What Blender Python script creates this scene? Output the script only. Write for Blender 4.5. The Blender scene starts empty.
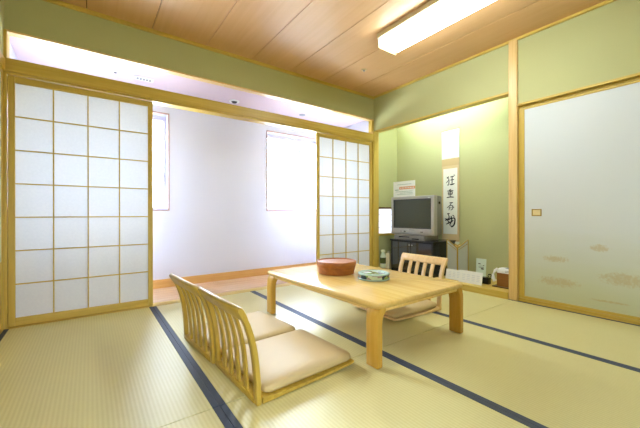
import bpy, bmesh, math, random
from mathutils import Vector, Matrix
random.seed(7)
SC = bpy.context.scene
COL = SC.collection
PI = math.pi

# ------------------------------------------------------------------ camera
CAM_H = 0.80
cam_d = bpy.data.cameras.new('camera'); cam = bpy.data.objects.new('camera', cam_d); COL.objects.link(cam)
cam_d.sensor_width = 36; cam_d.lens = 315.92 / 640 * 36; cam_d.clip_start = 0.02
yaw, pitch, roll = .6288, -.0007, -.0013
F = Vector((math.sin(yaw)*math.cos(pitch), math.cos(yaw)*math.cos(pitch), math.sin(pitch)))
R0 = Vector((math.cos(yaw), -math.sin(yaw), 0)); U0 = R0.cross(F)
R1 = math.cos(roll)*R0 + math.sin(roll)*U0; U1 = -math.sin(roll)*R0 + math.cos(roll)*U0
m = Matrix((R1, U1, -F)).transposed().to_4x4(); m.translation = Vector((0, 0, CAM_H))
cam.matrix_world = m
SC.camera = cam

# ------------------------------------------------------------------ light and exposure
SC.view_settings.view_transform = 'Standard'
SC.view_settings.look = 'None'
SC.view_settings.gamma = 1
SC.view_settings.use_curve_mapping = False
SC.view_settings.exposure = 1.16
SKY_STRENGTH = 42.0
LAMP_STRENGTH = 11.0
TOKO_STRENGTH = 10.0
W = bpy.data.worlds.new('sky'); SC.world = W; W.use_nodes = True
bg = W.node_tree.nodes['Background']; bg.inputs[0].default_value = (.66, .80, 1.0, 1); bg.inputs[1].default_value = SKY_STRENGTH
_nt = W.node_tree; _tc = _nt.nodes.new('ShaderNodeTexCoord'); _sp = _nt.nodes.new('ShaderNodeSeparateXYZ'); _rp = _nt.nodes.new('ShaderNodeValToRGB')
# overcast sky, about three times brighter overhead than at the horizon
_rp.color_ramp.elements[0].position = .44; _rp.color_ramp.elements[0].color = (.10, .11, .12, 1)
_rp.color_ramp.elements[1].position = .52; _rp.color_ramp.elements[1].color = (.25, .29, .37, 1)
_e = _rp.color_ramp.elements.new(.85); _e.color = (.72, .80, 1.0, 1)
_ma = _nt.nodes.new('ShaderNodeMath'); _ma.operation = 'MULTIPLY_ADD'; _ma.inputs[1].default_value = .5; _ma.inputs[2].default_value = .5
_nt.links.new(_tc.outputs['Generated'], _sp.inputs[0]); _nt.links.new(_sp.outputs['Z'], _ma.inputs[0]); _nt.links.new(_ma.outputs[0], _rp.inputs['Fac']); _nt.links.new(_rp.outputs['Color'], bg.inputs[0])
def portal(name, x0, x1, y, z0, z1, d=-1):
    l = bpy.data.lights.new(name, 'AREA'); l.shape = 'RECTANGLE'; l.size = x1-x0; l.size_y = z1-z0
    l.cycles.is_portal = True
    o = bpy.data.objects.new(name, l); COL.objects.link(o)
    o.location = ((x0+x1)/2, y, (z0+z1)/2); o.rotation_euler = (d*PI/2, 0, 0)
portal('window_light_portal', -.44, .69, 3.99, .86, 1.88)
portal('window_light_portal', 1.91, 3.04, 3.99, .86, 1.88)
portal('window_light_portal', -.20, .50, -.80, .60, 1.03, 1)  # portal for the added window behind the camera

# ------------------------------------------------------------------ materials
def srgb(r, g, b):
    f = lambda c: (c/255/12.92) if c/255 <= .04045 else ((c/255+.055)/1.055)**2.4
    return (f(r), f(g), f(b), 1)
def nm(name):
    mt = bpy.data.materials.new(name); mt.use_nodes = True
    nt = mt.node_tree; return mt, nt, nt.nodes['Principled BSDF']
def N(nt, t, **k):
    n = nt.nodes.new(t)
    for a, v in k.items(): setattr(n, a, v)
    return n
def plain(name, col, rough=.5, metal=0, spec=.5, noise=0.0, scale=40, bump=0.0):
    mt, nt, b = nm(name)
    b.inputs['Base Color'].default_value = col; b.inputs['Roughness'].default_value = rough
    b.inputs['Metallic'].default_value = metal; b.inputs['Specular IOR Level'].default_value = spec
    tc = N(nt, 'ShaderNodeTexCoord'); nz = N(nt, 'ShaderNodeTexNoise'); nz.inputs['Scale'].default_value = scale
    nz.inputs['Detail'].default_value = 4
    nt.links.new(tc.outputs['Object'], nz.inputs['Vector'])
    if noise:
        mx = N(nt, 'ShaderNodeMix', data_type='RGBA')
        c = col
        mx.inputs['A'].default_value = tuple(v*(1-noise) for v in c[:3])+(1,)
        mx.inputs['B'].default_value = tuple(min(1, v*(1+noise)) for v in c[:3])+(1,)
        nt.links.new(nz.outputs['Fac'], mx.inputs['Factor']); nt.links.new(mx.outputs['Result'], b.inputs['Base Color'])
    if bump:
        bp = N(nt, 'ShaderNodeBump'); bp.inputs['Strength'].default_value = bump; bp.inputs['Distance'].default_value = .002
        nt.links.new(nz.outputs['Fac'], bp.inputs['Height']); nt.links.new(bp.outputs['Normal'], b.inputs['Normal'])
    return mt
def wood(name, a, c, axis='y', rough=.4, scale=1.0, spec=.5):
    mt, nt, b = nm(name)
    b.inputs['Roughness'].default_value = rough; b.inputs['Specular IOR Level'].default_value = spec
    tc = N(nt, 'ShaderNodeTexCoord'); mp = N(nt, 'ShaderNodeMapping')
    s = {'x': (1.2, 28, 28), 'y': (28, 1.2, 28), 'z': (28, 28, 1.2)}[axis]
    mp.inputs['Scale'].default_value = tuple(v*scale for v in s)
    nz = N(nt, 'ShaderNodeTexNoise'); nz.inputs['Scale'].default_value = 1.6; nz.inputs['Detail'].default_value = 5; nz.inputs['Distortion'].default_value = .6
    rp = N(nt, 'ShaderNodeValToRGB')
    rp.color_ramp.elements[0].position = .3; rp.color_ramp.elements[0].color = a
    rp.color_ramp.elements[1].position = .72; rp.color_ramp.elements[1].color = c
    L = nt.links.new
    L(tc.outputs['Object'], mp.inputs['Vector']); L(mp.outputs['Vector'], nz.inputs['Vector'])
    L(nz.outputs['Fac'], rp.inputs['Fac']); L(rp.outputs['Color'], b.inputs['Base Color'])
    return mt
def emit(name, col, s):
    mt, nt, b = nm(name)
    b.inputs['Base Color'].default_value = col; b.inputs['Roughness'].default_value = .4
    b.inputs['Emission Color'].default_value = col; b.inputs['Emission Strength'].default_value = s
    return mt

HW = (200, 166, 68); HW2 = (218, 188, 92)
WX = wood('hinoki_wood_x', srgb(*HW), srgb(*HW2), 'x')
WY = wood('hinoki_wood_y', srgb(*HW), srgb(*HW2), 'y')
WZ = wood('hinoki_wood_z', srgb(*HW), srgb(*HW2), 'z')
POST = wood('post_wood', srgb(222, 182, 112), srgb(238, 204, 140), 'z', rough=.35)
PINKW = wood('pink_trim_wood', srgb(170, 130, 118), srgb(186, 146, 130), 'x', rough=.5)
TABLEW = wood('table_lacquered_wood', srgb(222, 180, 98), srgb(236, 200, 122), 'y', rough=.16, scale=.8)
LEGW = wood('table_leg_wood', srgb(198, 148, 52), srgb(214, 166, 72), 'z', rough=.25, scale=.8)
CHAIRW = wood('chair_wood', srgb(180, 144, 48), srgb(200, 164, 66), 'z', rough=.32)
CHAIRL = wood('pale_chair_wood', srgb(228, 190, 130), srgb(242, 208, 152), 'z', rough=.32)
CEILW = wood('ceiling_board', srgb(215, 168, 116), srgb(221, 176, 126), 'y', rough=.45, scale=.6)
GROOVE = plain('ceiling_groove', srgb(120, 80, 45), .8)
FLOORW = wood('veranda_floor_wood', srgb(214, 176, 140), srgb(228, 194, 160), 'x', rough=.22)
BASEW = wood('baseboard_wood', srgb(205, 150, 78), srgb(220, 168, 96), 'x', rough=.4)
PLASTER = plain('green_plaster', srgb(190, 189, 136), .92, spec=.2, noise=.05, scale=160, bump=.3)
WHITEWALL = plain('white_wallpaper', srgb(212, 209, 218), .9, spec=.2, noise=.02, scale=120, bump=.3)
WCEIL = plain('veranda_ceiling', srgb(222, 202, 212), .85, spec=.2)
NAVY = plain('navy_border_cloth', srgb(64, 72, 88), .6, noise=.15, scale=300)
PAPER = None
def paper():
    mt, nt, b = nm('shoji_paper')
    out = nt.nodes['Material Output']
    d = N(nt, 'ShaderNodeBsdfDiffuse'); t = N(nt, 'ShaderNodeBsdfTranslucent'); mx = N(nt, 'ShaderNodeMixShader')
    tc = N(nt, 'ShaderNodeTexCoord'); nz = N(nt, 'ShaderNodeTexNoise'); nz.inputs['Scale'].default_value = 60
    rp = N(nt, 'ShaderNodeValToRGB'); rp.color_ramp.elements[0].color = srgb(230, 232, 242); rp.color_ramp.elements[1].color = srgb(240, 242, 250)
    L = nt.links.new
    L(tc.outputs['Object'], nz.inputs['Vector']); L(nz.outputs['Fac'], rp.inputs['Fac'])
    L(rp.outputs['Color'], d.inputs['Color']); L(rp.outputs['Color'], t.inputs['Color'])
    mx.inputs[0].default_value = .07; L(d.outputs[0], mx.inputs[1]); L(t.outputs[0], mx.inputs[2]); L(mx.outputs[0], out.inputs['Surface'])
    return mt
PAPER = paper()
def glass():
    mt, nt, b = nm('window_glass')
    out = nt.nodes['Material Output']
    t = N(nt, 'ShaderNodeBsdfTransparent'); t.inputs[0].default_value = (.95, .98, .97, 1)
    g = N(nt, 'ShaderNodeBsdfGlossy'); g.inputs['Roughness'].default_value = .02
    fr = N(nt, 'ShaderNodeFresnel'); fr.inputs[0].default_value = 1.45; mx = N(nt, 'ShaderNodeMixShader')
    L = nt.links.new
    L(fr.outputs[0], mx.inputs[0]); L(t.outputs[0], mx.inputs[1]); L(g.outputs[0], mx.inputs[2]); L(mx.outputs[0], out.inputs['Surface'])
    return mt
GLASS = glass()
def tatami():
    mt, nt, b = nm('tatami_rush')
    b.inputs['Roughness'].default_value = .43; b.inputs['Specular IOR Level'].default_value = .9
    L = nt.links.new
    tc = N(nt, 'ShaderNodeTexCoord')
    w = N(nt, 'ShaderNodeTexWave', wave_type='BANDS', bands_direction='X'); w.inputs['Scale'].default_value = 19.6; w.inputs['Distortion'].default_value = 0
    L(tc.outputs['Object'], w.inputs['Vector'])
    mp = N(nt, 'ShaderNodeMapping'); mp.inputs['Scale'].default_value = (14, 420, 1)   # single rushes run across the mat
    L(tc.outputs['Object'], mp.inputs['Vector'])
    n1 = N(nt, 'ShaderNodeTexNoise'); n1.inputs['Scale'].default_value = 1; n1.inputs['Detail'].default_value = 2; L(mp.outputs[0], n1.inputs['Vector'])
    n2 = N(nt, 'ShaderNodeTexNoise'); n2.inputs['Scale'].default_value = 2.2; n2.inputs['Detail'].default_value = 3; L(tc.outputs['Object'], n2.inputs['Vector'])
    r = N(nt, 'ShaderNodeValToRGB'); r.color_ramp.elements[0].color = srgb(200, 186, 118); r.color_ramp.elements[1].color = srgb(222, 212, 150)
    mm = N(nt, 'ShaderNodeMath', operation='MULTIPLY_ADD'); mm.inputs[1].default_value = .40; L(w.outputs['Fac'], mm.inputs[0])
    m2 = N(nt, 'ShaderNodeMath', operation='MULTIPLY_ADD'); m2.inputs[1].default_value = .5; L(n1.outputs['Fac'], m2.inputs[0])
    m3 = N(nt, 'ShaderNodeMath', operation='MULTIPLY'); m3.inputs[1].default_value = .4; L(n2.outputs['Fac'], m3.inputs[0])
    L(m3.outputs[0], m2.inputs[2]); L(m2.outputs[0], mm.inputs[2]); L(mm.outputs[0], r.inputs['Fac']); L(r.outputs['Color'], b.inputs['Base Color'])
    bp = N(nt, 'ShaderNodeBump'); bp.inputs['Strength'].default_value = .3; bp.inputs['Distance'].default_value = .001
    ad = N(nt, 'ShaderNodeMath', operation='MULTIPLY_ADD'); ad.inputs[1].default_value = .4; L(n1.outputs['Fac'], ad.inputs[0]); L(w.outputs['Fac'], ad.inputs[2])
    L(ad.outputs[0], bp.inputs['Height']); L(bp.outputs['Normal'], b.inputs['Normal'])
    return mt
TATAMI = tatami()
def fusuma_mat():
    # printed paper: white above, a pale green mist near the foot and faint tan pine groves
    mt, nt, b = nm('fusuma_paper')
    b.inputs['Roughness'].default_value = .7; b.inputs['Specular IOR Level'].default_value = .3
    L = nt.links.new
    tc = N(nt, 'ShaderNodeTexCoord'); sp = N(nt, 'ShaderNodeSeparateXYZ'); L(tc.outputs['Object'], sp.inputs[0])
    def math_(op, a, b_=None, c=None):
        n = N(nt, 'ShaderNodeMath', operation=op)
        for i, v in enumerate((a, b_, c)):
            if v is None: continue
            if isinstance(v, (int, float)): n.inputs[i].default_value = v
            else: L(v, n.inputs[i])
        return n.outputs[0]
    nz = N(nt, 'ShaderNodeTexNoise'); nz.inputs['Scale'].default_value = 60; nz.inputs['Detail'].default_value = 5
    L(tc.outputs['Object'], nz.inputs['Vector'])
    n2 = N(nt, 'ShaderNodeTexNoise'); n2.inputs['Scale'].default_value = 3; n2.inputs['Detail'].default_value = 3
    mp = N(nt, 'ShaderNodeMapping'); mp.inputs['Scale'].default_value = (1, .6, 5); L(tc.outputs['Object'], mp.inputs[0]); L(mp.outputs[0], n2.inputs['Vector'])
    # groves: (y, z, half width, half height) in panel coordinates
    tot = None
    for (gy, gz, a, h) in FG:
        dy = math_('DIVIDE', math_('SUBTRACT', sp.outputs['Y'], gy), a)
        dz = math_('DIVIDE', math_('SUBTRACT', sp.outputs['Z'], gz), h)
        d2 = math_('ADD', math_('MULTIPLY', dy, dy), math_('MULTIPLY', dz, dz))
        v = math_('SUBTRACT', 1.0, d2)
        tot = v if tot is None else math_('MAXIMUM', tot, v)
    tot = math_('MAXIMUM', tot, 0.0)
    msk = math_('ADD', math_('MULTIPLY', tot, .55), math_('SUBTRACT', nz.outputs['Fac'], .72))
    msk = math_('MULTIPLY', msk, 3.5); cl = N(nt, 'ShaderNodeClamp'); L(msk, cl.inputs[0])
    msk = math_('MULTIPLY', cl.outputs[0], .75)
    mist = N(nt, 'ShaderNodeMapRange'); mist.inputs['From Min'].default_value = .75; mist.inputs['From Max'].default_value = .05
    L(math_('ADD', sp.outputs['Z'], math_('MULTIPLY', n2.outputs['Fac'], .15)), mist.inputs['Value'])
    m1 = N(nt, 'ShaderNodeMix', data_type='RGBA'); m1.inputs['A'].default_value = srgb(220, 224, 224); m1.inputs['B'].default_value = srgb(204, 206, 166)
    L(mist.outputs[0], m1.inputs['Factor'])
    m2 = N(nt, 'ShaderNodeMix', data_type='RGBA'); L(m1.outputs['Result'], m2.inputs['A']); m2.inputs['B'].default_value = srgb(196, 176, 120)
    L(math_('MULTIPLY', msk, .75), m2.inputs['Factor']); L(m2.outputs['Result'], b.inputs['Base Color'])
    return mt
FG = [(.68, .383, .135, .036), (.39, .50, .085, .042), (.66, .19, .21, .052), (.24, .275, .21, .070), (.33, .095, .18, .012)]
FUSUMA = fusuma_mat()

# ------------------------------------------------------------------ mesh helpers
def into(dst, src):
    me = bpy.data.meshes.new('tmp'); src.to_mesh(me); src.free(); dst.from_mesh(me); bpy.data.meshes.remove(me)
def box(bm, x0, x1, y0, y1, z0, z1, b=0.0, seg=2):
    t = bmesh.new(); bmesh.ops.create_cube(t, size=1)
    bmesh.ops.scale(t, vec=(x1-x0, y1-y0, z1-z0), verts=t.verts)
    bmesh.ops.translate(t, vec=((x0+x1)/2, (y0+y1)/2, (z0+z1)/2), verts=t.verts)
    if b: bmesh.ops.bevel(t, geom=list(t.edges), offset=min(b, .45*min(x1-x0, y1-y0, z1-z0)), segments=seg, affect='EDGES', profile=.5)
    into(bm, t); return bm
def B(*a, **k): return box(bmesh.new(), *a, **k)
def lathe(bm, prof, n=40, cx=0, cy=0):
    vs = []
    for (r, z) in prof:
        if r < 1e-5: vs.append([bm.verts.new((cx, cy, z))])
        else: vs.append([bm.verts.new((cx+r*math.cos(2*PI*i/n), cy+r*math.sin(2*PI*i/n), z)) for i in range(n)])
    for a, c in zip(vs, vs[1:]):
        for i in range(n):
            j = (i+1) % n
            if len(a) == 1 and len(c) > 1: bm.faces.new((a[0], c[i], c[j]))
            elif len(c) == 1 and len(a) > 1: bm.faces.new((a[i], a[j], c[0]))
            elif len(a) > 1: bm.faces.new((a[i], a[j], c[j], c[i]))
    bmesh.ops.recalc_face_normals(bm, faces=bm.faces); return bm
def tube(bm, pts, r, n=8):
    pts = [Vector(p) for p in pts]; rings = []
    for i, p in enumerate(pts):
        d = (pts[min(i+1, len(pts)-1)]-pts[max(i-1, 0)]).normalized()
        a = d.cross(Vector((0, 0, 1)) if abs(d.z) < .9 else Vector((1, 0, 0))).normalized(); c = d.cross(a)
        rr = r[i] if isinstance(r, (list, tuple)) else r
        rings.append([bm.verts.new(p+rr*(math.cos(2*PI*k/n)*a+math.sin(2*PI*k/n)*c)) for k in range(n)])
    for a, c in zip(rings, rings[1:]):
        for k in range(n): bm.faces.new((a[k], a[(k+1) % n], c[(k+1) % n], c[k]))
    bm.faces.new(rings[0]); bm.faces.new(rings[-1])
    bmesh.ops.recalc_face_normals(bm, faces=bm.faces); return bm
def sweep(bm, path, w0, w1, b=.004):
    """a closed ribbon: path is [(x, z, thickness)], extruded in y from w0 to w1 (each may be a function of the index)"""
    n = len(path); fr = []; bk = []
    t = bmesh.new()
    secs = []
    for i, (x, z, th) in enumerate(path):
        p0 = path[max(i-1, 0)]; p1 = path[min(i+1, n-1)]
        d = Vector((p1[0]-p0[0], p1[1]-p0[1])).normalized(); nn = Vector((-d.y, d.x))
        a0 = w0(i) if callable(w0) else w0; a1 = w1(i) if callable(w1) else w1
        q = [(x+nn.x*th/2, a0, z+nn.y*th/2), (x+nn.x*th/2, a1, z+nn.y*th/2), (x-nn.x*th/2, a1, z-nn.y*th/2), (x-nn.x*th/2, a0, z-nn.y*th/2)]
        secs.append([t.verts.new(v) for v in q])
    for a, c in zip(secs, secs[1:]):
        for k in range(4): t.faces.new((a[k], a[(k+1) % 4], c[(k+1) % 4], c[k]))
    t.faces.new(secs[0]); t.faces.new(secs[-1])
    bmesh.ops.recalc_face_normals(t, faces=t.faces)
    if b:
        es = [e for e in t.edges if len(e.link_faces) == 2 and e.calc_face_angle() > .6]
        bmesh.ops.bevel(t, geom=es, offset=b, segments=2, affect='EDGES', profile=.5)
    into(bm, t); return bm
def roundrect(x0, x1, y0, y1, r, n=6):
    out = []
    for (cx, cy, a0) in ((x1-r, y1-r, 0), (x0+r, y1-r, 90), (x0+r, y0+r, 180), (x1-r, y0+r, 270)):
        for i in range(n+1):
            a = math.radians(a0+90*i/n); out.append((cx+r*math.cos(a), cy+r*math.sin(a)))
    return out
def slab(bm, outline, levels):
    """stack of inset outlines: levels = [(z, inset factor toward centre in metres)]"""
    cx = sum(p[0] for p in outline)/len(outline); cy = sum(p[1] for p in outline)/len(outline)
    hx = max(p[0] for p in outline)-cx; hy = max(p[1] for p in outline)-cy
    rings = []
    for (z, ins) in levels:
        sx = (hx-ins)/hx; sy = (hy-ins)/hy
        rings.append([bm.verts.new((cx+(p[0]-cx)*sx, cy+(p[1]-cy)*sy, z)) for p in outline])
    n = len(outline)
    for a, c in zip(rings, rings[1:]):
        for k in range(n): bm.faces.new((a[k], a[(k+1) % n], c[(k+1) % n], c[k]))
    bm.faces.new(rings[0]); bm.faces.new(rings[-1])
    bmesh.ops.recalc_face_normals(bm, faces=bm.faces); return bm
def obj(name, bm, mt, parent=None, loc=None, smooth=False, rot=None):
    me = bpy.data.meshes.new(name); bm.to_mesh(me); bm.free()
    if smooth:
        me.polygons.foreach_set('use_smooth', [True]*len(me.polygons))
        try: me.set_sharp_from_angle(angle=math.radians(38))
        except Exception: pass
    me.materials.append(mt); o = bpy.data.objects.new(name, me); COL.objects.link(o)
    if parent: o.parent = parent
    if loc: o.location = loc
    if rot: o.rotation_euler = rot
    return o
def tag(o, label, cat, group=None, kind=None):
    o['label'] = label; o['category'] = cat
    if group: o['group'] = group
    if kind: o['kind'] = kind
    return o
def thing(name, label, cat, loc=(0, 0, 0), rz=0, group=None, kind=None):
    o = bpy.data.objects.new(name, None); COL.objects.link(o); o.empty_display_size = .1
    o.location = loc; o.rotation_euler = (0, 0, rz); return tag(o, label, cat, group, kind)
def struct(name, bm, mt, label, cat='wall', smooth=False):
    return tag(obj(name, bm, mt, smooth=smooth), label, cat, kind='structure')
def copy_tree(o, parent=None):
    c = o.copy(); COL.objects.link(c); c.parent = parent
    for ch in list(o.children): copy_tree(ch, c)
    return c

# ------------------------------------------------------------------ room dimensions
XL, XR, YB, YF = -.487, 3.175, 3.10, -.62      # tatami room
ZC = 2.41
YW = 3.80                                    # veranda's outer wall
XT = 3.66                                    # back of the alcove
PY0, PY1 = 1.275, 1.350                      # alcove post
# sub-floor and veranda floor
struct('floor', B(XL-.1, XT+.1, YF-.1, YB-.04, -.10, -.04), WY, 'wooden floor under the tatami mats', 'floor')
fb = bmesh.new()
for i in range(7):
    box(fb, XL-.1, XR+.1, YB+.075+i*.094, YB+.075+(i+1)*.094-.002, -.08, -.004, b=.0015, seg=1)
struct('floor_veranda', fb, FLOORW, 'pale pink-brown board floor of the veranda beyond the paper screens', 'floor')
# sliding track at floor level
tb = bmesh.new(); box(tb, XL, XR, YB-.038, YB+.073, -.06, .001, b=.002)
struct('trim_1', tb, WX, 'wooden floor track under the paper screens', 'trim')

# ------------------------------------------------------------------ tatami mats
xs = [XL+.0, .435, 1.357, 2.262, XR-.002]
BW = .027
def mat(i, near, label):
    x0, x1 = xs[i], xs[i+1]; y0, y1 = (YF+.01, 1.311) if near else (1.313, YB-.041)
    t = thing('tatami_mat', label, 'tatami mat', ((x0+x1)/2, (y0+y1)/2, -.04))
    hx, hy = (x1-x0)/2, (y1-y0)/2
    obj('rush_cover', B(-hx+BW+.0006, hx-BW-.0006, -hy+.001, hy-.001, 0, .040, b=.002), TATAMI, t)
    for s in (-1, 1):
        a, c = (-hx+.0006, -hx+BW) if s < 0 else (hx-BW, hx-.0006)
        obj('cloth_border', B(a, c, -hy+.001, hy-.001, 0, .0408, b=.002), NAVY, t)
mat(0, False, 'tatami mat in front of the large left paper screen')
mat(0, True, 'tatami mat nearest the camera at the bottom left corner')
mat(1, False, 'tatami mat under the two slatted floor chairs, beside the open doorway')
mat(1, True, 'tatami mat in the near foreground in front of the near table leg')
mat(2, False, 'tatami mat mostly under the far half of the low table')
mat(2, True, 'tatami mat in the right foreground between the two blue border lines')
mat(3, False, 'tatami mat behind the table, in front of the television alcove')
mat(3, True, 'tatami mat along the foot of the white sliding door on the right')

# ------------------------------------------------------------------ ceilings
cb = bmesh.new()
xg = [XL-.02, -.02, .44, .90, 1.36, 1.825, 2.285, 2.75, XR+.02]
for a, c in zip(xg, xg[1:]): box(cb, a+.003, c-.003, YF-.02, YB+.02, ZC, ZC+.02, b=.002, seg=1)
ce = struct('ceiling', cb, CEILW, 'boarded wooden ceiling of the tatami room', 'ceiling')
obj('groove_backing', B(XL-.1, XT+.1, YF-.1, YB+.1, ZC+.018, ZC+.06), GROOVE, ce)
struct('ceiling_veranda', B(XL-.1, XR+.1, YB+.06, YW+.02, 2.145, 2.20), WCEIL, 'pinkish white flat ceiling of the veranda', 'ceiling')
# cornice strips
struct('trim_2', B(XL, XR, YB-.022, YB+.0, ZC-.030, ZC, b=.003), WX, 'thin cornice along the ceiling above the doorway', 'trim')
struct('trim_3', B(XR-.022, XR, YF, YB-.022, ZC-.024, ZC, b=.003), WY, 'thin cornice along the ceiling on the right wall', 'trim')
struct('trim_4', B(XL, XL+.018, YF, YB-.022, ZC-.030, ZC, b=.003), WY, 'thin cornice along the ceiling on the left wall', 'trim')

# ------------------------------------------------------------------ far side of the room (screens' wall)
struct('wall_back', B(XL-.05, XR+.05, YB, YB+.06, 2.10, ZC+.02), PLASTER, 'green plaster band above the open transom')
struct('trim_5', B(XL, XR, YB-.006, YB+.066, 2.088, 2.102, b=.002), POST, 'pale wooden strip under the green plaster band', 'trim')
lb = bmesh.new(); box(lb, XL, XR, YB-.035, YB+.075, 1.800, 1.893, b=.003); box(lb, XL, XR, YB-.03, YB+.07, 1.782, 1.799, b=.002)
struct('trim_6', lb, WX, 'long wooden lintel above the paper screens', 'trim')
cp = bmesh.new(); box(cp, XR-.045, XR+.06, YB-.04, YB+.075, 0, 1.925, b=.004); box(cp, XR-.03, XR+.05, YB+.005, YB+.07, 1.90, 2.09, b=.003)
struct('trim_7', cp, WZ, 'corner post between the right paper screen and the alcove', 'trim')
cl = bmesh.new(); box(cl, XL-.06, XL+.017, YB-.03, YB+.075, -.02, 2.09, b=.004)
struct('trim_8', cl, WZ, 'corner post at the left end of the paper screens', 'trim')

def shoji(name, x0, y, label, w=.91, h=1.776, fs=.036, ft=.045, fbm=.058, cols=4, rows=7):
    t = thing(name, label, 'paper screen', (x0, y, .003), kind='structure')
    d = .028
    f = bmesh.new()
    box(f, 0, fs, 0, d, 0, h, b=.003); box(f, w-fs, w, 0, d, 0, h, b=.003)
    obj('frame_stile', f, WZ, t)
    f = bmesh.new()
    box(f, fs, w-fs, .001, d-.001, 0, fbm, b=.003); box(f, fs, w-fs, .001, d-.001, h-ft, h, b=.003)
    obj('frame_rail', f, WX, t)
    g = bmesh.new(); W_, H_ = w-2*fs, h-fbm-ft
    for i in range(1, cols): xx = fs+W_*i/cols; box(g, xx-.004, xx+.004, .006, .017, fbm, h-ft, b=.001, seg=1)
    for i in range(1, rows): zz = fbm+H_*i/rows; box(g, fs, w-fs, .0065, .0165, zz-.004, zz+.004, b=.001, seg=1)
    obj('lattice', g, WX, t)
    p = bmesh.new(); vs = [p.verts.new(v) for v in ((fs, .0185, fbm), (w-fs, .0185, fbm), (w-fs, .0185, h-ft), (fs, .0185, h-ft))]; p.faces.new(vs)
    obj('paper', p, PAPER, t)
shoji('door_1', -.468, YB-.015, 'large white paper sliding screen with wooden lattice at left')
shoji('door_2', 2.204, YB-.015, 'paper sliding screen with wooden lattice beside the alcove', w=.924)

# ------------------------------------------------------------------ veranda walls and windows
WZ0, WZ1 = .848, 1.893
wins = [(-.45, .695), (1.90, 3.05)]
wv = bmesh.new()
xsplit = [XL-.15, wins[0][0], wins[0][1], wins[1][0], wins[1][1], XR+.15]
box(wv, xsplit[0], xsplit[5], YW, YW+.18, -.1, WZ0); box(wv, xsplit[0], xsplit[5], YW, YW+.18, WZ1, 2.25)
for a, c in ((0, 1), (2, 3), (4, 5)): box(wv, xsplit[a], xsplit[c], YW, YW+.18, WZ0, WZ1)
struct('wall_veranda', wv, WHITEWALL, 'white papered outer wall of the veranda with two windows')
struct('wall_veranda_left', B(XL-.15, XL-.02, YB+.075, YW, -.1, 2.25), WHITEWALL, 'white end wall of the veranda at left')
struct('wall_veranda_right', B(XR+.03, XR+.15, YB+.075, YW, -.1, 2.25), WHITEWALL, 'white end wall of the veranda at right')
struct('baseboard_veranda', B(XL-.02, XR+.03, YW-.012, YW, -.004, .088, b=.002), BASEW, 'orange-brown baseboard along the veranda wall', 'baseboard')
SASH = plain('white_sash', srgb(222, 220, 226), .4)
ALU = plain('pale_violet_sash', srgb(205, 200, 222), .35, metal=.2)
for k, (a, c) in enumerate(wins):
    t = thing('window_%d' % (k+1), ['white framed veranda window behind the left paper screen', 'bright wide veranda window beside the right paper screen'][k], 'window', (a, YW, WZ0), kind='structure')
    w, h = c-a, WZ1-WZ0
    tr = bmesh.new()
    for q in ((-.012, w+.012, -.012, 0), (-.012, w+.012, h, h+.012)): box(tr, q[0], q[1], -.010, .02, q[2], q[3], b=.002)
    for q in ((-.012, 0), (w, w+.012)): box(tr, q[0], q[1], -.010, .02, 0, h, b=.002)
    obj('casing', tr, PINKW, t)
    s = bmesh.new()
    for q in ((0, w, 0, .03), (0, w, h-.05, h)): box(s, q[0], q[1], .11, .16, q[2], q[3], b=.003)
    for q in ((0, .03), (w-.03, w), (w/2-.02, w/2+.02)): box(s, q[0], q[1], .11, .16, .03, h-.05, b=.003)
    obj('sash', s, ALU, t)
    g = bmesh.new()
    box(g, .03, w/2-.02, .133, .137, .03, h-.05); box(g, w/2+.02, w-.03, .133, .137, .03, h-.05)
    obj('glass_pane', g, GLASS, t)
# pale neighbouring building seen through the right window
EXT = plain('pale_outside_wall', srgb(238, 242, 240), .9)
EXTR = plain('outside_roof_edge', srgb(214, 224, 224), .8)
EXTG = plain('outside_ground', srgb(190, 190, 180), .9)
t = thing('neighbour_building', 'pale building with a sloping roof edge outside the bright window', 'building', (5.6, 10.2, -3))
obj('wall', B(-4, 4, 0, 3, 0, 4.35), EXT, t)
rf = bmesh.new(); sweep(rf, [(-4.4, 4.15, .12), (4.4, 4.75, .12)], -.4, 3.4, b=0); obj('roof', rf, EXTR, t)
gm = B(-12, 18, 5, 24, -3.2, -3.0); struct('floor_outside', gm, EXTG, 'pale ground outside the veranda windows', 'ground')

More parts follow.
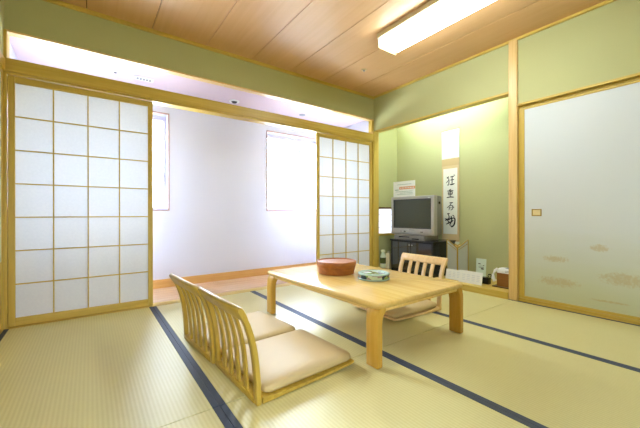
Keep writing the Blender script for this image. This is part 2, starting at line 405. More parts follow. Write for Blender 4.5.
# ------------------------------------------------------------------ left wall
struct('wall_left', B(XL-.10, XL, YF-.1, YB, 1.885, ZC+.02), PLASTER, 'green plaster upper wall at far left')
struct('trim_9', B(XL-.06, XL+.010, YF, YB-.031, 1.80, 1.885, b=.004), WY, 'wooden lintel running along the left wall', 'trim')
LP = plain('left_door_paper', srgb(226, 228, 206), .7, noise=.02)
DARK = plain('black_metal_pull', srgb(30, 28, 26), .35, metal=.6)
struct('trim_10', B(XL-.06, XL-.001, YF, YB-.031, -.04, .001, b=.002), WY, 'wooden floor track along the left wall', 'trim')
for k, (a, c) in enumerate(((YB-.95, YB-.035), (YB-1.86, YB-.955), (YB-2.77, YB-1.865), (YF, YB-2.775))):
    t = thing('door_%d' % (k+3), ['pale sliding door at the left edge beside the corner post', 'second pale sliding door of the left wall', 'third pale sliding door of the left wall', 'last pale sliding door of the left wall near the camera'][k], 'sliding door', (XL-.031, a, .002), kind='structure')
    w = c-a; f = bmesh.new()
    box(f, 0, .03, 0, .022, 0, 1.796, b=.003); box(f, 0, .03, w-.022, w, 0, 1.796, b=.003)
    box(f, 0.001, .029, .022, w-.022, 0, .03, b=.003); box(f, 0.001, .029, .022, w-.022, 1.77, 1.796, b=.003)
    obj('frame', f, WZ, t); obj('panel', B(.006, .024, .022, w-.022, .47, 1.77), LP, t); obj('lower_board', B(.004, .026, .022, w-.022, .03, .47), WZ, t)
    hb = bmesh.new(); lathe(hb, [(0, 0), (.026, 0), (.028, .004), (.020, .002), (0, .001)], 20)
    h = obj('pull', hb, DARK, t, loc=(.0245, w-.12, .80), rot=(0, PI/2, 0))
# wall behind the camera
wb = bmesh.new()
for q in ((XL-.1, -.21, -.1, ZC+.02), (.51, XT+.1, -.1, ZC+.02), (-.21, .51, -.1, .59), (-.21, .51, 1.05, ZC+.02)): box(wb, q[0], q[1], YF-.1, YF, q[2], q[3])
struct('wall_front', wb, PLASTER, 'green plaster wall behind the camera')
t = thing('window_4', 'unseen low wood framed window added behind the camera to light the left foreground', 'window', (-.21, YF-.1, .59), kind='structure')  # invented opening, lets in fill daylight for the left foreground
s_ = bmesh.new()
for q in ((0, .72, 0, .03), (0, .72, .43, .46)): box(s_, q[0], q[1], .02, .07, q[2], q[3], b=.003)
for q in ((0, .03), (.69, .72), (.345, .375)): box(s_, q[0], q[1], .02, .07, .03, .43, b=.003)
obj('sash', s_, WX, t); g = bmesh.new(); box(g, .03, .345, .043, .047, .03, .43); box(g, .375, .69, .043, .047, .03, .43); obj('glass_pane', g, GLASS, t)

# ------------------------------------------------------------------ right wall, post, white sliding door
struct('wall_right', B(XR, XR+.08, YF-.1, PY0+.01, 1.802, ZC+.02), PLASTER, 'green plaster upper wall above the white sliding door')
struct('wall_right_alcove', B(XR, XR+.08, PY1-.01, YB, 1.944, ZC+.02), PLASTER, 'green plaster upper wall above the alcove opening')
struct('trim_11', B(XR-.006, XR+.086, PY1-.005, YB-.04, 1.924, 1.944, b=.002), WY, 'slim wooden edge under the plaster above the alcove', 'trim')
struct('trim_12', B(XR-.022, XR+.08, PY0, PY1, 0, ZC-.002, b=.006), POST, 'pale wooden alcove post between alcove and white sliding door', 'post')
l = bmesh.new(); box(l, XR-.020, XR+.07, YF, PY0-.001, 1.782, 1.802, b=.003); box(l, XR+.008, XR+.07, YF, PY0-.001, 1.762, 1.781, b=.002)
struct('trim_13', l, WY, 'wooden lintel over the white sliding door', 'trim')
l = bmesh.new(); box(l, XR+.004, XR+.07, YF, PY0-.001, -.04, .030, b=.003); box(l, XR-.001, XR+.004, YF, PY0-.001, -.04, .012)
struct('trim_14', l, WY, 'wooden floor track under the white sliding door', 'trim')
PALEB = plain('pale_brass', srgb(232, 214, 160), .4, metal=.2)
GOLD = plain('brass_pull', srgb(176, 144, 66), .35, metal=.5)
for k, (a, c) in enumerate(((.315, 1.2735), (YF+.005, .345))):
    t = thing('door_%d' % (k+7), ['white sliding door with faint painted pine groves on the right', 'second white sliding door further along the right wall'][k], 'sliding door', (XR+.010+.035*k, a, .031), kind='structure')
    w = c-a; f = bmesh.new(); H_ = 1.730
    box(f, 0, .03, 0, .024, 0, H_, b=.003); box(f, 0, .03, w-.046, w, 0, H_, b=.003)
    obj('frame_stile', f, WZ, t); f = bmesh.new()
    box(f, .001, .029, .024, w-.024, 0, .022, b=.003); box(f, .001, .029, .024, w-.024, H_-.018, H_, b=.003)
    obj('frame_rail', f, WY, t)
    obj('panel', B(.006, .026, .024, w-.024, .022, H_-.018), FUSUMA, t)
    pl = bmesh.new(); yh = w-.142
    box(pl, 0, .006, yh-.038, yh+.038, .747, .756, b=.001); box(pl, 0, .006, yh-.038, yh+.038, .800, .808, b=.001)
    box(pl, 0, .006, yh-.038, yh-.030, .756, .800, b=.001); box(pl, 0, .006, yh+.030, yh+.038, .756, .800, b=.001)
    h = obj('pull', pl, GOLD, t); obj('recess', B(.003, .006, yh-.03, yh+.03, .756, .800), PALEB, h)

struct('wall_right_light_block', B(XR+.09, XR+.14, YF-.1, PY0-.05, -.1, ZC+.02), PLASTER, 'unseen wall added behind the white sliding doors to stop light leaks')  # added out of view, blocks sky light leaking between the doors
struct('wall_left_light_block', B(XL-.14, XL-.09, YF-.1, YB+.06, -.1, ZC+.02), PLASTER, 'unseen wall added behind the left sliding doors to stop light leaks')  # likewise added to keep sky light out of the left door gaps
# ------------------------------------------------------------------ alcove
struct('wall_alcove_back', B(XT, XT+.06, PY0-.05, YB+.05, -.1, 2.3), PLASTER, 'green plaster back wall of the alcove')
SY0, SY1, SZ0, SZ1 = 3.215, 3.60, .52, .872
wl = bmesh.new()
for q in ((XR+.061, XT, -.1, SZ0), (XR+.061, XT, SZ1, 2.3), (XR+.061, SY0, SZ0, SZ1), (SY1, XT, SZ0, SZ1)):
    box(wl, q[0], q[1], YB, YB+.05, q[2], q[3])
struct('wall_alcove_left', wl, PLASTER, 'green plaster left wall of the alcove')
struct('wall_alcove_right', B(XR+.081, XT, PY0-.05, PY1-.03, -.1, 2.3), PLASTER, 'green plaster right wall of the alcove')
struct('ceiling_alcove', B(XR+.081, XT, PY1-.03, YB, 2.25, 2.3), PLASTER, 'plaster ceiling of the alcove')
ab = bmesh.new(); box(ab, XR-.03, XT, PY1+.001, YB-.041, -.04, .062, b=.004)
struct('floor_alcove', ab, WY, 'raised wooden floor board of the alcove', 'floor')
DW = wood('dark_brown_wood', srgb(96, 66, 30), srgb(120, 84, 40), 'x')
t = thing('window_3', 'small papered alcove window beside the television', 'window', (SY0, YB, SZ0), kind='structure')
w, h = SY1-SY0, SZ1-SZ0
obj('top_rail', B(-.01, w+.01, -.012, .04, h-.002, h+.022, b=.002), DW, t)
f = bmesh.new(); box(f, -.01, w+.01, -.014, .04, -.03, 0, b=.002); box(f, -.01, .004, -.01, .04, 0, h, b=.001); box(f, w-.004, w+.01, -.01, .04, 0, h, b=.001)
obj('frame', f, WX, t)
g = bmesh.new()
for i in range(1, 4): box(g, .004, w-.004, 0.002, .012, h*i/4-.003, h*i/4+.003)
obj('lattice', g, DW, t)
p = bmesh.new(); p.faces.new([p.verts.new(v) for v in ((0, .014, 0), (w, .014, 0), (w, .014, h), (0, .014, h))]); obj('paper', p, PAPER, t)
# unseen light strip added behind the plaster to brighten the alcove
t = thing('alcove_fill_light', 'unseen light strip added behind the upper wall to brighten the alcove', 'light', (XR+.081, 2.25, 2.08))
obj('housing', B(0, .045, -.62, .62, 0, .06, b=.004), SASH, t)
obj('tube', tube(bmesh.new(), [(.06, -.58, .03), (.06, .58, .03)], .013, 12), emit('alcove_fill_tube', (.72, .87, 1.0, 1), TOKO_STRENGTH*4), t, smooth=True)

# ------------------------------------------------------------------ ceiling lamp
t = thing('ceiling_lamp', 'long rectangular white fluorescent ceiling lamp', 'lamp', (2.212, 1.325, ZC))
LW, LL = .115, .655
LBASE = plain('lamp_base', srgb(205, 190, 150), .5)
obj('base_plate', B(-LW-.022, LW+.012, -LL-.01, LL+.01, -.045, -.001, b=.006), LBASE, t)
sh = bmesh.new(); slab(sh, roundrect(-LW, LW, -LL, LL, .035), [(-.046, 0), (-.075, .0), (-.098, .006), (-.110, .016), (-.116, .035)])
obj('diffuser', sh, emit('lamp_diffuser', (.82, .93, 1.0, 1), LAMP_STRENGTH), t, smooth=True)
for s in (-1, 1): obj('end_cap', slab(bmesh.new(), roundrect(-LW-.012, LW+.012, s*LL-.004, s*LL+.012, .005), [(-.045, 0), (-.095, 0), (-.120, .010)]), plain('lamp_end_plastic', srgb(186, 156, 100), .5), t, smooth=True)

WHT = plain('white_plastic', srgb(236, 236, 232), .45)
GREY = plain('grey_plastic', srgb(150, 152, 156), .5)
t = thing('smoke_detector', 'small round cream smoke detector on the boarded ceiling', 'smoke detector', (2.474, 2.563, ZC))
obj('ring', lathe(bmesh.new(), [(0, 0), (.032, 0), (.032, -.006), (.026, -.012), (.012, -.012), (0, -.010)], 28), plain('cream_plastic', srgb(222, 196, 150), .5), t, smooth=True)
obj('sensor', lathe(bmesh.new(), [(0, -.009), (.011, -.011), (.009, -.020), (0, -.022)], 20), GREY, t, smooth=True)
ZV = 2.145
t = thing('ceiling_vent', 'white rectangular vent with grey slots in the veranda ceiling', 'vent', (.435, 3.565, ZV))
obj('frame', B(-.085, .085, -.045, .045, -.010, 0, b=.003), WHT, t)
sl = bmesh.new()
for i in range(5): box(sl, -.065+i*.027, -.065+i*.027+.018, -.022, .022, -.012, -.0095)
obj('slots', sl, GREY, t)
t = thing('downlight', 'round white downlight in the veranda ceiling', 'downlight', (1.392, 3.65, ZV))
obj('rim', lathe(bmesh.new(), [(.034, 0), (.060, 0), (.060, -.008), (.040, -.012), (.034, -.004)], 32), WHT, t, smooth=True)
obj('sensor_dome', lathe(bmesh.new(), [(.036, -.002), (.030, -.016), (.018, -.024), (0, -.026)], 24), plain('dark_lens', srgb(70, 66, 66), .3), t, smooth=True)
tag(obj('sprinkler_cover', lathe(bmesh.new(), [(0, 0), (.042, 0), (.042, -.006), (.036, -.008), (0, -.008)], 28), GREY, loc=(2.33, 3.61, ZV), smooth=True), 'flat grey disc in the veranda ceiling above the bright window', 'ceiling disc')
tag(obj('ceiling_button', lathe(bmesh.new(), [(0, 0), (.012, 0), (.010, -.008), (0, -.009)], 16), GREY, loc=(.195, 3.57, ZV), smooth=True), 'tiny grey button in the veranda ceiling left of the vent', 'ceiling button')

# ------------------------------------------------------------------ low table
TZ = .336
tx0, tx1, ty0, ty1 = 1.170, 2.014, 1.130, 2.352
t = thing('low_table', 'low honey-coloured wooden table with rounded corners and plank legs', 'table', ((tx0+tx1)/2, (ty0+ty1)/2, .0015), math.radians(1.1))
hx, hy = (tx1-tx0)/2, (ty1-ty0)/2
tp = bmesh.new()
slab(tp, roundrect(-hx, hx, -hy, hy, .03, 6), [(TZ-.036, .022), (TZ-.034, .012), (TZ-.024, .004), (TZ-.014, 0), (TZ-.008, .001), (TZ-.002, .006), (TZ, .013)])
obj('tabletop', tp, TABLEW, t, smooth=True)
for sx in (-1, 1):
    for sy in (-1, 1):
        lg = bmesh.new()
        # bent plank: straight shank, then a curve flaring inward under the top (along x)
        path = [(0, 0, .040), (0, .22, .040), (-.003, .253, .042), (-.012, .280, .044), (-.028, .300, .05), (-.045, TZ-.030, .03)]
        pth = [(sx*(hx-.022)+sx*x_, z_, th) for (x_, z_, th) in path]
        y_out = sy*(hy-.008)
        wd = [.084, .084, .086, .092, .102, .12]
        w0 = lambda i: y_out if sy < 0 else y_out-wd[i]
        w1 = lambda i: y_out+wd[i] if sy < 0 else y_out
        sweep(lg, pth, w0, w1, b=.007)
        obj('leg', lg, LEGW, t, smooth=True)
ap = bmesh.new()
for s in (-1, 1):
    box(ap, s*(hx-.032)-.008, s*(hx-.032)+.008, -hy+.10, hy-.10, TZ-.052, TZ-.030, b=.004)
    box(ap, -hx+.06, hx-.06, s*(hy-.026)-.008, s*(hy-.026)+.008, TZ-.052, TZ-.030, b=.004)
obj('apron', ap, TABLEW, t, smooth=True)

# wooden bowl
CW = wood('red_brown_wood', srgb(150, 84, 22), srgb(180, 108, 36), 'x', rough=.55)
t = thing('round_wooden_box', 'round reddish-brown lidded wooden box on the far half of the low table', 'box', (1.562, 1.93, TZ+.002))
obj('body', lathe(bmesh.new(), [(0, 0), (.134, 0), (.139, .004), (.147, .052), (.142, .054), (0, .05)], 48), CW, t, smooth=True)
lid = obj('lid', lathe(bmesh.new(), [(.142, .0545), (.150, .0545), (.153, .058), (.156, .092), (.153, .097), (.147, .097), (.143, .089), (0, .085)], 48), CW, t, smooth=True)
# patterned round dish
def dishmat():
    mt, nt, b = nm('mottled_glaze'); L = nt.links.new
    tc = N(nt, 'ShaderNodeTexCoord'); v = N(nt, 'ShaderNodeTexVoronoi'); v.inputs['Scale'].default_value = 26; L(tc.outputs['Object'], v.inputs['Vector'])
    sp = N(nt, 'ShaderNodeSeparateColor'); L(v.outputs['Color'], sp.inputs[0]); r = N(nt, 'ShaderNodeValToRGB'); r.color_ramp.interpolation = 'CONSTANT'
    cols = [(0, (28, 48, 58)), (.22, (120, 150, 70)), (.45, (226, 232, 226)), (.62, (60, 96, 84)), (.76, (168, 140, 128)), (.88, (206, 214, 170))]
    e = r.color_ramp.elements; e[0].position = 0; e[0].color = srgb(*cols[0][1]); e[1].position = .22; e[1].color = srgb(*cols[1][1])
    for p_, c_ in cols[2:]: n = e.new(p_); n.color = srgb(*c_)
    L(sp.outputs[0], r.inputs[0]); L(r.outputs[0], b.inputs['Base Color']); b.inputs['Roughness'].default_value = .15
    return mt
DISH = dishmat(); RIM = plain('pale_glass_rim', srgb(168, 188, 166), .1)
t = thing('candy_dish', 'round green and white patterned lidded dish near the middle of the low table', 'dish', (1.628, 1.592, TZ+.002)); t.scale = (.90, .90, 1.0)
obj('bowl', lathe(bmesh.new(), [(0, 0), (.095, 0), (.118, .008), (.122, .036), (.115, .038), (0, .03)], 44), DISH, t, smooth=True)
obj('foot_ring', lathe(bmesh.new(), [(.100, .0), (.121, .002), (.126, .008), (.119, .012), (.10, .01)], 44), RIM, t, smooth=True)
obj('lid', lathe(bmesh.new(), [(.095, .036), (.123, .038), (.123, .043), (.112, .048), (.085, .046), (.080, .042), (.05, .042), (0, .043)], 44), RIM, t, smooth=True)
obj('lid_picture', lathe(bmesh.new(), [(0, .0435), (.05, .0428), (.078, .0428), (.078, .0422), (0, .0422)], 44), DISH, t, smooth=True)

# ------------------------------------------------------------------ legless floor chairs
CUSH = plain('beige_cushion_vinyl', srgb(200, 174, 122), .55, noise=.03, scale=12)
def backprof(z): # x of the back at height z (origin at the floor, seat toward +x)
    u = z/.42
    return -.004 - .035*u**1.6 - .055*u**4
def floor_chair(label, loc, rz, wm, group='legless slatted floor chairs'):
    t = thing('floor_chair', label, 'chair', loc, rz, group)
    Wd, D = .238, .552
    zs = [0, .05, .11, .17, .23, .29, .34, .38, .41]
    for s in (-1, 1):
        st = bmesh.new(); pth = [(backprof(z), z, .022) for z in zs]
        y0, y1 = (s*Wd, s*(Wd-.036)) if s < 0 else (s*(Wd-.036), s*Wd)
        sweep(st, pth, y0, y1, b=.005); obj('stile', st, wm, t, smooth=True)
    for i in range(4):
        yc = (i-1.5)*.0795
        sl = bmesh.new(); sweep(sl, [(backprof(z)-.002, z, .012) for z in zs[:-1]], yc-.018, yc+.018, b=.004)
        obj('slat', sl, wm, t, smooth=True)
    cr = bmesh.new(); zz = [.362, .375, .39, .405, .416, .422]
    sweep(cr, [(backprof(z)-.001, z, th) for z, th in zip(zz, (.016, .023, .025, .025, .022, .014))], -Wd-.004, Wd+.004, b=.004)
    obj('crest_rail', cr, wm, t, smooth=True)
    br = bmesh.new(); box(br, -.018, .018, -Wd+.03, Wd-.03, .0, .030, b=.005); obj('bottom_rail', br, wm, t, smooth=True)
    # seat board: thin bent plank, front slightly lower
    sb = bmesh.new(); sweep(sb, [(.012, .016, .030), (.07, .013, .022), (.18, .011, .016), (.34, .012, .014), (D-.03, .018, .013), (D, .024, .010)], -Wd, Wd, b=.003)
    obj('seat_board', sb, wm, t, smooth=True)
    cu = bmesh.new(); o = roundrect(.022, D-.005, -Wd+.004, Wd-.004, .035, 6)
    slab(cu, o, [(.026, .03), (.030, .010), (.038, .002), (.048, 0), (.060, .002), (.068, .010), (.073, .028), (.076, .07)])
    obj('cushion', cu, CUSH, t, smooth=True)
    return t
R_ = math.radians
c1 = floor_chair('nearest legless slatted floor chair with a beige cushion', (.560, 1.447, .001), R_(3.0), CHAIRW)
c2 = copy_tree(c1); c2.location = (.520, 1.930, .001); c2.rotation_euler = (0, 0, R_(4.5)); c2['label'] = 'farther of the two side-by-side slatted floor chairs, next to the open doorway'
c3 = floor_chair('pale slatted floor chair on the far side of the table, before the television', (2.345, 1.760, .001), R_(178), CHAIRL)

# ------------------------------------------------------------------ television and its cabinet
SILVER = plain('silver_plastic', srgb(176, 174, 168), .38, metal=.25)
SILD = plain('dark_silver_plastic', srgb(128, 126, 122), .45, metal=.2)
SCR = plain('dark_glass_screen', srgb(98, 104, 90), .18, spec=.9)
BLK = plain('black_lacquer', srgb(22, 22, 24), .25)
t = thing('tv_cabinet', 'black glass-fronted television cabinet in the alcove', 'cabinet', (3.40, 2.477, .063))
cw = .314; ch = .392
f = bmesh.new()
box(f, -.225, .225, -cw, -cw+.018, 0, ch, b=.002); box(f, -.225, .225, cw-.018, cw, 0, ch, b=.002)
box(f, .21, .225, -cw+.018, cw-.018, 0, ch, b=.001); box(f, -.215, .21, -cw+.018, cw-.018, 0, .035, b=.002); box(f, -.205, .21, -cw+.018, cw-.018, .19, .203, b=.002)
obj('carcass', f, BLK, t); obj('top_board', B(-.235, .23, -cw-.008, cw+.008, ch, ch+.018, b=.003), BLK, t)
DG = plain('smoked_glass_door', srgb(40, 42, 48), .06, spec=1.0)
for s in (-1, 1):
    dr = obj('glass_door', B(-.224, -.217, s*.150-.146, s*.150+.146, .038, .385, b=.001), DG, t)
    obj('door_edge', B(-.2265, -.2165, s*.294-.006, s*.294+.006, .038, .385, b=.001), BLK, dr)
    obj('catch', B(-.232, -.2245, s*.02-.008, s*.02+.008, .345, .357, b=.002), SILVER, dr)
t = thing('video_player', 'flat grey video player on the cabinet under the television', 'player', (3.33, 2.53, .4735))
obj('case', B(-.14, .14, -.24, .22, 0, .060, b=.004), SILD, t)
obj('slot', B(-.1425, -.139, -.02, .14, .030, .042), BLK, t)
obj('button', B(-.1435, -.139, -.16, -.06, .012, .022), BLK, t)
t = thing('television', 'silver tube television with a dark screen', 'television', (3.25, 2.528, .535))
tw, th_ = .326, .484
fb = bmesh.new()
# bezel as four bars with slanted inner lip
box(fb, 0, .07, -tw, -tw+.046, 0, th_, b=.010, seg=3); box(fb, 0, .07, tw-.040, tw, 0, th_, b=.010, seg=3)
box(fb, .001, .069, -tw+.03, tw-.03, th_-.040, th_, b=.010, seg=3); box(fb, .001, .069, -tw+.03, tw-.03, 0, .082, b=.010, seg=3)
obj('bezel', fb, SILVER, t, smooth=True)
sc = bmesh.new(); nY, nZ = 16, 12
gy0, gy1, gz0, gz1 = -tw+.042, tw-.036, .078, th_-.036
vv = [[sc.verts.new((.018-.014*(1-((i/nY-.5)*2)**2)*(1-((j/nZ-.5)*2)**2)*.9, gy0+(gy1-gy0)*i/nY, gz0+(gz1-gz0)*j/nZ)) for j in range(nZ+1)] for i in range(nY+1)]
for i in range(nY):
    for j in range(nZ): sc.faces.new((vv[i][j], vv[i][j+1], vv[i+1][j+1], vv[i+1][j]))
bmesh.ops.solidify(sc, geom=sc.faces[:], thickness=.004)
obj('screen', sc, SCR, t, smooth=True)
sr = bmesh.new()
for q in ((gy0, gy0+.012, gz0, gz1), (gy1-.012, gy1, gz0, gz1), (gy0, gy1, gz0, gz0+.010), (gy0, gy1, gz1-.012, gz1)): box(sr, .004, .017, q[0], q[1], q[2], q[3], b=.002)
obj('screen_surround', sr, plain('charcoal_plastic', srgb(58, 58, 56), .4), t)
bk = bmesh.new()
secs = [(.06, tw-.004, .006, th_-.004), (.16, tw-.006, .008, th_-.008), (.23, tw-.06, .02, th_-.05), (.33, tw-.14, .04, th_-.12), (.36, tw-.16, .06, th_-.15)]
rings = []
for (x, w_, z0, z1) in secs: rings.append([bk.verts.new(v) for v in ((x, -w_, z0), (x, w_, z0), (x, w_, z1), (x, -w_, z1))])
for a, c in zip(rings, rings[1:]):
    for k in range(4): bk.faces.new((a[k], a[(k+1) % 4], c[(k+1) % 4], c[k]))
bk.faces.new(rings[0]); bk.faces.new(rings[-1]); bmesh.ops.recalc_face_normals(bk, faces=bk.faces)
bmesh.ops.bevel(bk, geom=[e for e in bk.edges if e.calc_face_angle(0) > .5], offset=.012, segments=2, affect='EDGES', profile=.5)
obj('back_shell', bk, SILD, t, smooth=True)
for (yy, ww) in ((.10, .030), (-.16, .014), (-.14, .006), (.16, .008)):
    obj('button', B(-.003, .003, yy-ww/2, yy+ww/2, .034, .046, b=.002), BLK, t)
obj('logo', B(-.0015, .002, -.05, .03, .058, .065), SILD, t)
obj('speaker_hole', lathe(bmesh.new(), [(0, 0), (.016, 0), (.016, .004), (0, .004)], 20), BLK, t, loc=(.11, -tw+.004, th_-.09), rot=(PI/2, 0, 0))
obj('badge', B(-.001, .002, -tw+.052, -tw+.085, th_-.033, th_-.022), plain('badge', srgb(214, 222, 216), .4), t)

# sign card on the television
ORG = plain('orange_print', srgb(226, 150, 96), .7); TEAL = plain('grey_green_print', srgb(150, 176, 160), .7)
PAP = plain('white_card', srgb(240, 242, 236), .7); INK = plain('black_ink', srgb(24, 24, 22), .8); MINT = plain('pale_mint_card', srgb(216, 230, 208), .7)
t = thing('notice_card', 'white notice card with an orange banner standing on the television', 'card', (3.365, 2.735, 1.026))
obj('board', B(0, .004, -.178, .178, 0, .205, b=.001), PAP, t)
obj('foot', B(-.002, .05, -.12, .12, 0, .005, b=.001), PAP, t)
obj('banner', B(-.001, .001, -.178, .075, .098, .132), ORG, t)
pr_ = bmesh.new()
for i in range(9): box(pr_, -.0016, 0, -.165+i*.026, -.165+i*.026+.015, .108, .122)
obj('banner_lettering', pr_, PAP, t)
for (z, n, a) in ((.160, 10, -.12), (.066, 12, -.14), (.046, 9, -.14), (.028, 11, -.14)):
    obj('printed_line', B(-.001, .001, a, a+n*.024-.01, z, z+.005), TEAL, t)
obj('printed_mark', B(-.001, .001, .085, .15, .088, .098), TEAL, t)

# ------------------------------------------------------------------ hanging scroll
t = thing('hanging_scroll', 'long hanging scroll with black brush calligraphy on the alcove wall', 'scroll', (XT-.012, 2.24, 0))
SILK = plain('tan_silk', srgb(206, 178, 126), .8, noise=.08, scale=200); SILK2 = plain('pale_silk', srgb(232, 236, 220), .8, noise=.03, scale=200)
hw = .118
obj('upper_cloth', B(0, .003, -hw, hw, 1.49, 1.845), SILK2, t)
obj('mounting', B(0, .003, -hw, hw, .455, 1.49), SILK, t)
obj('inner_mount', B(-.001, .001, -hw+.006, hw-.006, .475, 1.40), plain('sand_silk', srgb(216, 192, 144), .8), t)
obj('writing_paper', B(-.002, 0, -hw+.025, hw-.022, .545, 1.365), plain('rice_paper', srgb(242, 242, 228), .8, noise=.02), t)
obj('lower_cloth', B(0, .003, -hw, hw, .41, .455), SILK2, t)
obj('top_rod', tube(bmesh.new(), [(0, -hw-.005, 1.85), (0, hw+.005, 1.85)], .007), POST, t, smooth=True)
rr = obj('roller', tube(bmesh.new(), [(-.002, -hw-.022, .405), (-.002, hw+.022, .405)], .013, 14), POST, t, smooth=True)
obj('cord', tube(bmesh.new(), [(0, -.06, 1.85), (0.004, 0, 1.905), (0, .06, 1.85)], .0018, 6), SILK, t)
def strokes(bm, cx, cz, s, lines):
    # unit glyph box: u to the right (-y), v up; widths in glyph units
    for ln in lines:
        w = ln[0]*1.0; P = [Vector((-.0028, -(cx+p[0]*s), cz+p[1]*s)) for p in ln[1:]]
        # smooth with catmull subdivision
        Q = []
        for i in range(len(P)-1):
            p0 = P[max(i-1, 0)]; p1 = P[i]; p2 = P[i+1]; p3 = P[min(i+2, len(P)-1)]
            for k in range(6):
                u = k/6; Q.append(.5*((2*p1)+(-p0+p2)*u+(2*p0-5*p1+4*p2-p3)*u*u+(-p0+3*p1-3*p2+p3)*u**3))
        Q.append(P[-1]); n = len(Q)
        L_, R__ = [], []
        for i, q in enumerate(Q):
            d = (Q[min(i+1, n-1)]-Q[max(i-1, 0)]); d.x = 0; d.normalize()
            nn = Vector((0, -d.z, d.y)); wd = w*s*(.35+.65*math.sin(PI*(i+.8)/(n+.6))**.6)/2
            L_.append(bm.verts.new(q+nn*wd)); R__.append(bm.verts.new(q-nn*wd))
        for i in range(n-1): bm.faces.new((L_[i], L_[i+1], R__[i+1], R__[i]))
glyphs = [
 # left animal-like radical and a crossed right side
 (0, 1.207, .122, [(.10, (-.15, .48), (-.34, .30)), (.09, (-.38, .46), (-.16, .20), (-.14, -.12), (-.22, -.40), (-.34, -.34)), (.08, (-.18, .10), (-.44, -.16)), (.10, (.02, .42), (.42, .46)), (.09, (.02, .10), (.42, .14)), (.10, (.22, .44), (.20, -.34)), (.12, (-.06, -.34), (.20, -.36), (.48, -.28)), (.08, (.40, .62), (.50, .52))]),
 # stacked horizontal bars
 (0, 1.048, .105, [(.09, (.12, .54), (-.14, .44)), (.10, (-.40, .34), (.40, .38)), (.10, (0, .44), (0, -.40)), (.09, (-.28, .20), (-.24, -.12)), (.09, (-.28, .20), (.28, .22), (.22, -.12)), (.08, (-.24, .04), (.24, .06)), (.09, (-.24, -.12), (.24, -.10)), (.13, (-.46, -.44), (0, -.38), (.46, -.42))]),
 # open cursive character
 (0, .885, .105, [(.12, (-.10, .46), (.34, .50)), (.10, (.16, .46), (-.06, .14), (-.42, -.12)), (.10, (-.02, .10), (.30, .12), (.26, -.30), (.02, -.38)), (.09, (-.10, -.02), (-.16, -.42)), (.10, (.36, .02), (.48, -.14)), (.08, (-.12, -.14), (.18, -.10))]),
 # wide cursive character with a long sweeping right side
 (0, .715, .140, [(.10, (-.30, .58), (-.06, .62)), (.10, (-.20, .60), (-.12, .20), (-.50, -.02)), (.11, (-.52, .14), (-.12, .08), (.06, .24)), (.10, (-.30, .02), (-.10, -.20), (-.40, -.34)), (.11, (.08, .40), (.14, .02), (-.06, -.44)), (.13, (.04, .14), (.42, .20), (.40, -.30), (.16, -.56), (.04, -.44)), (.10, (-.26, -.24), (.06, -.14), (.30, .02)), (.09, (.22, .48), (.40, .34))]),
]
for (cx, cz, s, ln) in glyphs:
    ib = bmesh.new(); strokes(ib, cx, cz, s, ln)
    bmesh.ops.solidify(ib, geom=ib.faces[:], thickness=.0006)
    obj('brush_character', ib, INK, t)

# ------------------------------------------------------------------ small things on the alcove floor
ZA = .0635
SILP = plain('silver_paper', srgb(226, 230, 226), .5); GLD = plain('gold_edge', srgb(196, 166, 84), .4, metal=.5)
t = thing('folding_screen_ornament', 'folded two-panel silver ornament with gold collar edges on the alcove floor', 'ornament', (3.40, 2.00, ZA), math.radians(30))
for s, nmx in ((1, .112), (-1, -.112)):
    pb = bmesh.new()
    # outer edge tall, inner edge dips to form a V; far edge leans back
    a = [(.00, 0, 0), (.045, nmx, 0), (.045, nmx, .437), (.00, 0, .340)]
    vs = [pb.verts.new(v) for v in a]; pb.faces.new(vs); bmesh.ops.solidify(pb, geom=pb.faces[:], thickness=.006)
    p_ = obj('panel', pb, SILP, t)
    g = bmesh.new()
    tube(g, [(-.004, 0, .340), (.041, nmx, .437)], .006, 6); tube(g, [(.041, nmx, 0.006), (.041, nmx, .437)], .005, 6); tube(g, [(-.004, s*.004, 0.006), (-.004, s*.004, .35)], .004, 6)
    obj('gold_edge', g, GLD, p_)
    g = bmesh.new(); tube(g, [(-.006, s*.012, .322), (.036, nmx*.96, .392)], .003, 6); obj('gold_line', g, GLD, p_)
g = bmesh.new(); tube(g, [(.02, -.03, .388), (.0, 0, .372), (.02, .03, .388)], .006, 6); obj('collar', g, GLD, t)
PALEP = plain('pale_blue_print', srgb(204, 212, 220), .7); OLIVE = plain('olive_print', srgb(96, 100, 70), .8)
def card(name, label, cat, x, y, w, h, lean, mt_, lines, rz=0, th=.004):
    t = thing(name, label, cat, (x, y, ZA), rz)
    bd = obj('board', B(0, th, -w/2, w/2, 0, h, b=.001), mt_, t, rot=(0, lean, 0))
    for (y0, z0, y1, z1) in lines: obj('printed_line', B(-.0008, .0004, y0, y1, z0, z1), PALEP if mt_ is not MINT else OLIVE, bd)
    obj('prop', B(0, .003, -w*.2, w*.2, 0, h*.75, b=.0005), mt_, t, loc=(lean*h*1.6+.006, 0, 0), rot=(0, -.12, 0))
    return t
ln = [(-.07+i*.05, .03+j*.018, -.07+i*.05+.03, .034+j*.018) for i in range(3) for j in range(4)]
card('leaflet_stand', 'white leaflet card leaning at the foot of the silver ornament, left one', 'leaflet', 3.27, 1.975, .19, .112, .18, PAP, ln)
ln = [(-.10+i*.052, .03+j*.018, -.10+i*.052+.034, .034+j*.018) for i in range(4) for j in range(4)]
card('leaflet_stand', 'larger white leaflet card leaning in front of the small black box', 'leaflet', 3.235, 1.765, .25, .128, .18, PAP, ln)
ln = [(-.035, .17, .01, .178), (.005, .185, .03, .195), (-.03, .150, .025, .155), (-.03, .13, .0, .145), (-.03, .04, .03, .043), (-.03, .055, .03, .058)]
card('table_card', 'upright pale green card with small dark drawing against the alcove wall', 'card', 3.43, 1.75, .108, .245, .05, MINT, ln)
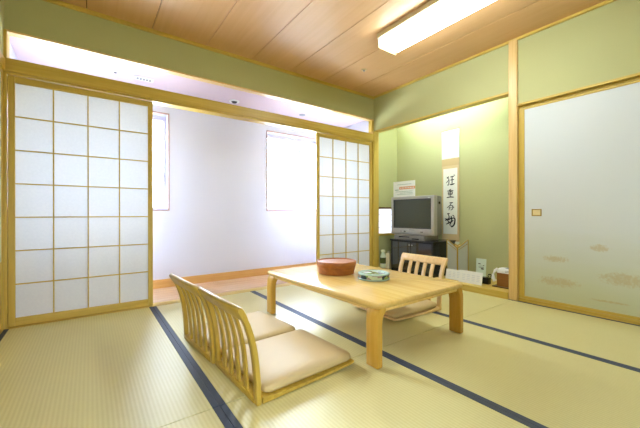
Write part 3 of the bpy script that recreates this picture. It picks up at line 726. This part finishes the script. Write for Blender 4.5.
BR = wood('brown_box_wood', srgb(132, 84, 30), srgb(150, 98, 38), 'y', rough=.35)
t = thing('black_box', 'small glossy black box beside the white leaflets', 'box', (3.36, 1.655, ZA))
obj('body', B(-.03, .03, -.035, .035, 0, .055, b=.003), BLK, t); obj('lid', B(-.032, .032, -.037, .037, .055, .068, b=.003), BLK, t)
t = thing('telephone_stand', 'brown wooden box at the right end of the alcove floor', 'box', (3.36, 1.462, ZA))
obj('body', B(-.05, .06, -.075, .065, 0.01, .135, b=.003), BR, t)
obj('base_tray', B(-.075, .065, -.085, .10, 0, .010, b=.002), plain('dark_tray', srgb(88, 56, 22), .4), t)
obj('lid', B(-.054, .064, -.079, .069, .135, .143, b=.002), BR, t)
t = thing('telephone', 'white telephone on top of the brown wooden box', 'telephone', (3.355, 1.455, ZA+.1435))
pb = bmesh.new(); slab(pb, roundrect(-.05, .055, -.070, .070, .012), [(0, .002), (.018, 0), (.040, .006), (.046, .014)]); obj('base', pb, WHT, t, smooth=True)
kb = bmesh.new()
for i in range(3):
    for j in range(4): box(kb, -.035+j*.018, -.035+j*.018+.012, -.055+i*.018, -.055+i*.018+.012, .046, .051, b=.001)
obj('keypad', kb, GREY, t)
kb = bmesh.new(); box(kb, -.0515, -.045, -.055, -.010, .012, .016); box(kb, -.0515, -.045, -.055, -.010, .024, .028); obj('side_slots', kb, GREY, t)
hs = bmesh.new(); tube(hs, [(-.055, .085, -.085), (-.062, .098, -.060), (-.060, .100, -.02), (-.045, .090, .015), (-.03, .065, .035)], [.020, .018, .010, .014, .017], 10)
obj('handset', hs, WHT, t, smooth=True)
cd = bmesh.new(); pts = [(-.062+.008*math.cos(i*1.1), .108+i*.0012+.008*math.sin(i*1.1), -.075-.0*i+.05*math.sin(i/40*PI)) for i in range(40)]
tube(cd, pts, .0028, 6); obj('cord', cd, BLK, t, smooth=True)
# bottle and carton left of the cabinet
t = thing('pale_bottle', 'pale bottle with a dark green label on the floor left of the television cabinet', 'bottle', (3.235, 2.985, ZA))
obj('body', lathe(bmesh.new(), [(0, 0), (.036, 0), (.040, .01), (.040, .15), (.026, .19), (.018, .2), (.018, .212), (0, .212)], 28), MINT, t, smooth=True)
obj('cap', lathe(bmesh.new(), [(0, .212), (.028, .212), (.030, .235), (.022, .243), (0, .243)], 24), plain('ivory_cap', srgb(232, 232, 196), .5), t, smooth=True)
obj('label_band', lathe(bmesh.new(), [(.040, .06), (.0408, .06), (.0408, .14), (.040, .14)], 28), plain('dark_green_label', srgb(60, 78, 34), .5), t, smooth=True)
t = thing('paper_carton', 'cream upright carton squeezed against the television cabinet', 'carton', (3.265, 2.905, ZA))
obj('body', B(-.03, .03, -.034, .030, 0, .205, b=.003), plain('cream_carton', srgb(234, 228, 196), .6), t)
obj('folded_top', B(-.028, .028, -.004, .004, .205, .232, b=.002), plain('cream_carton_fold', srgb(226, 220, 188), .6), t)
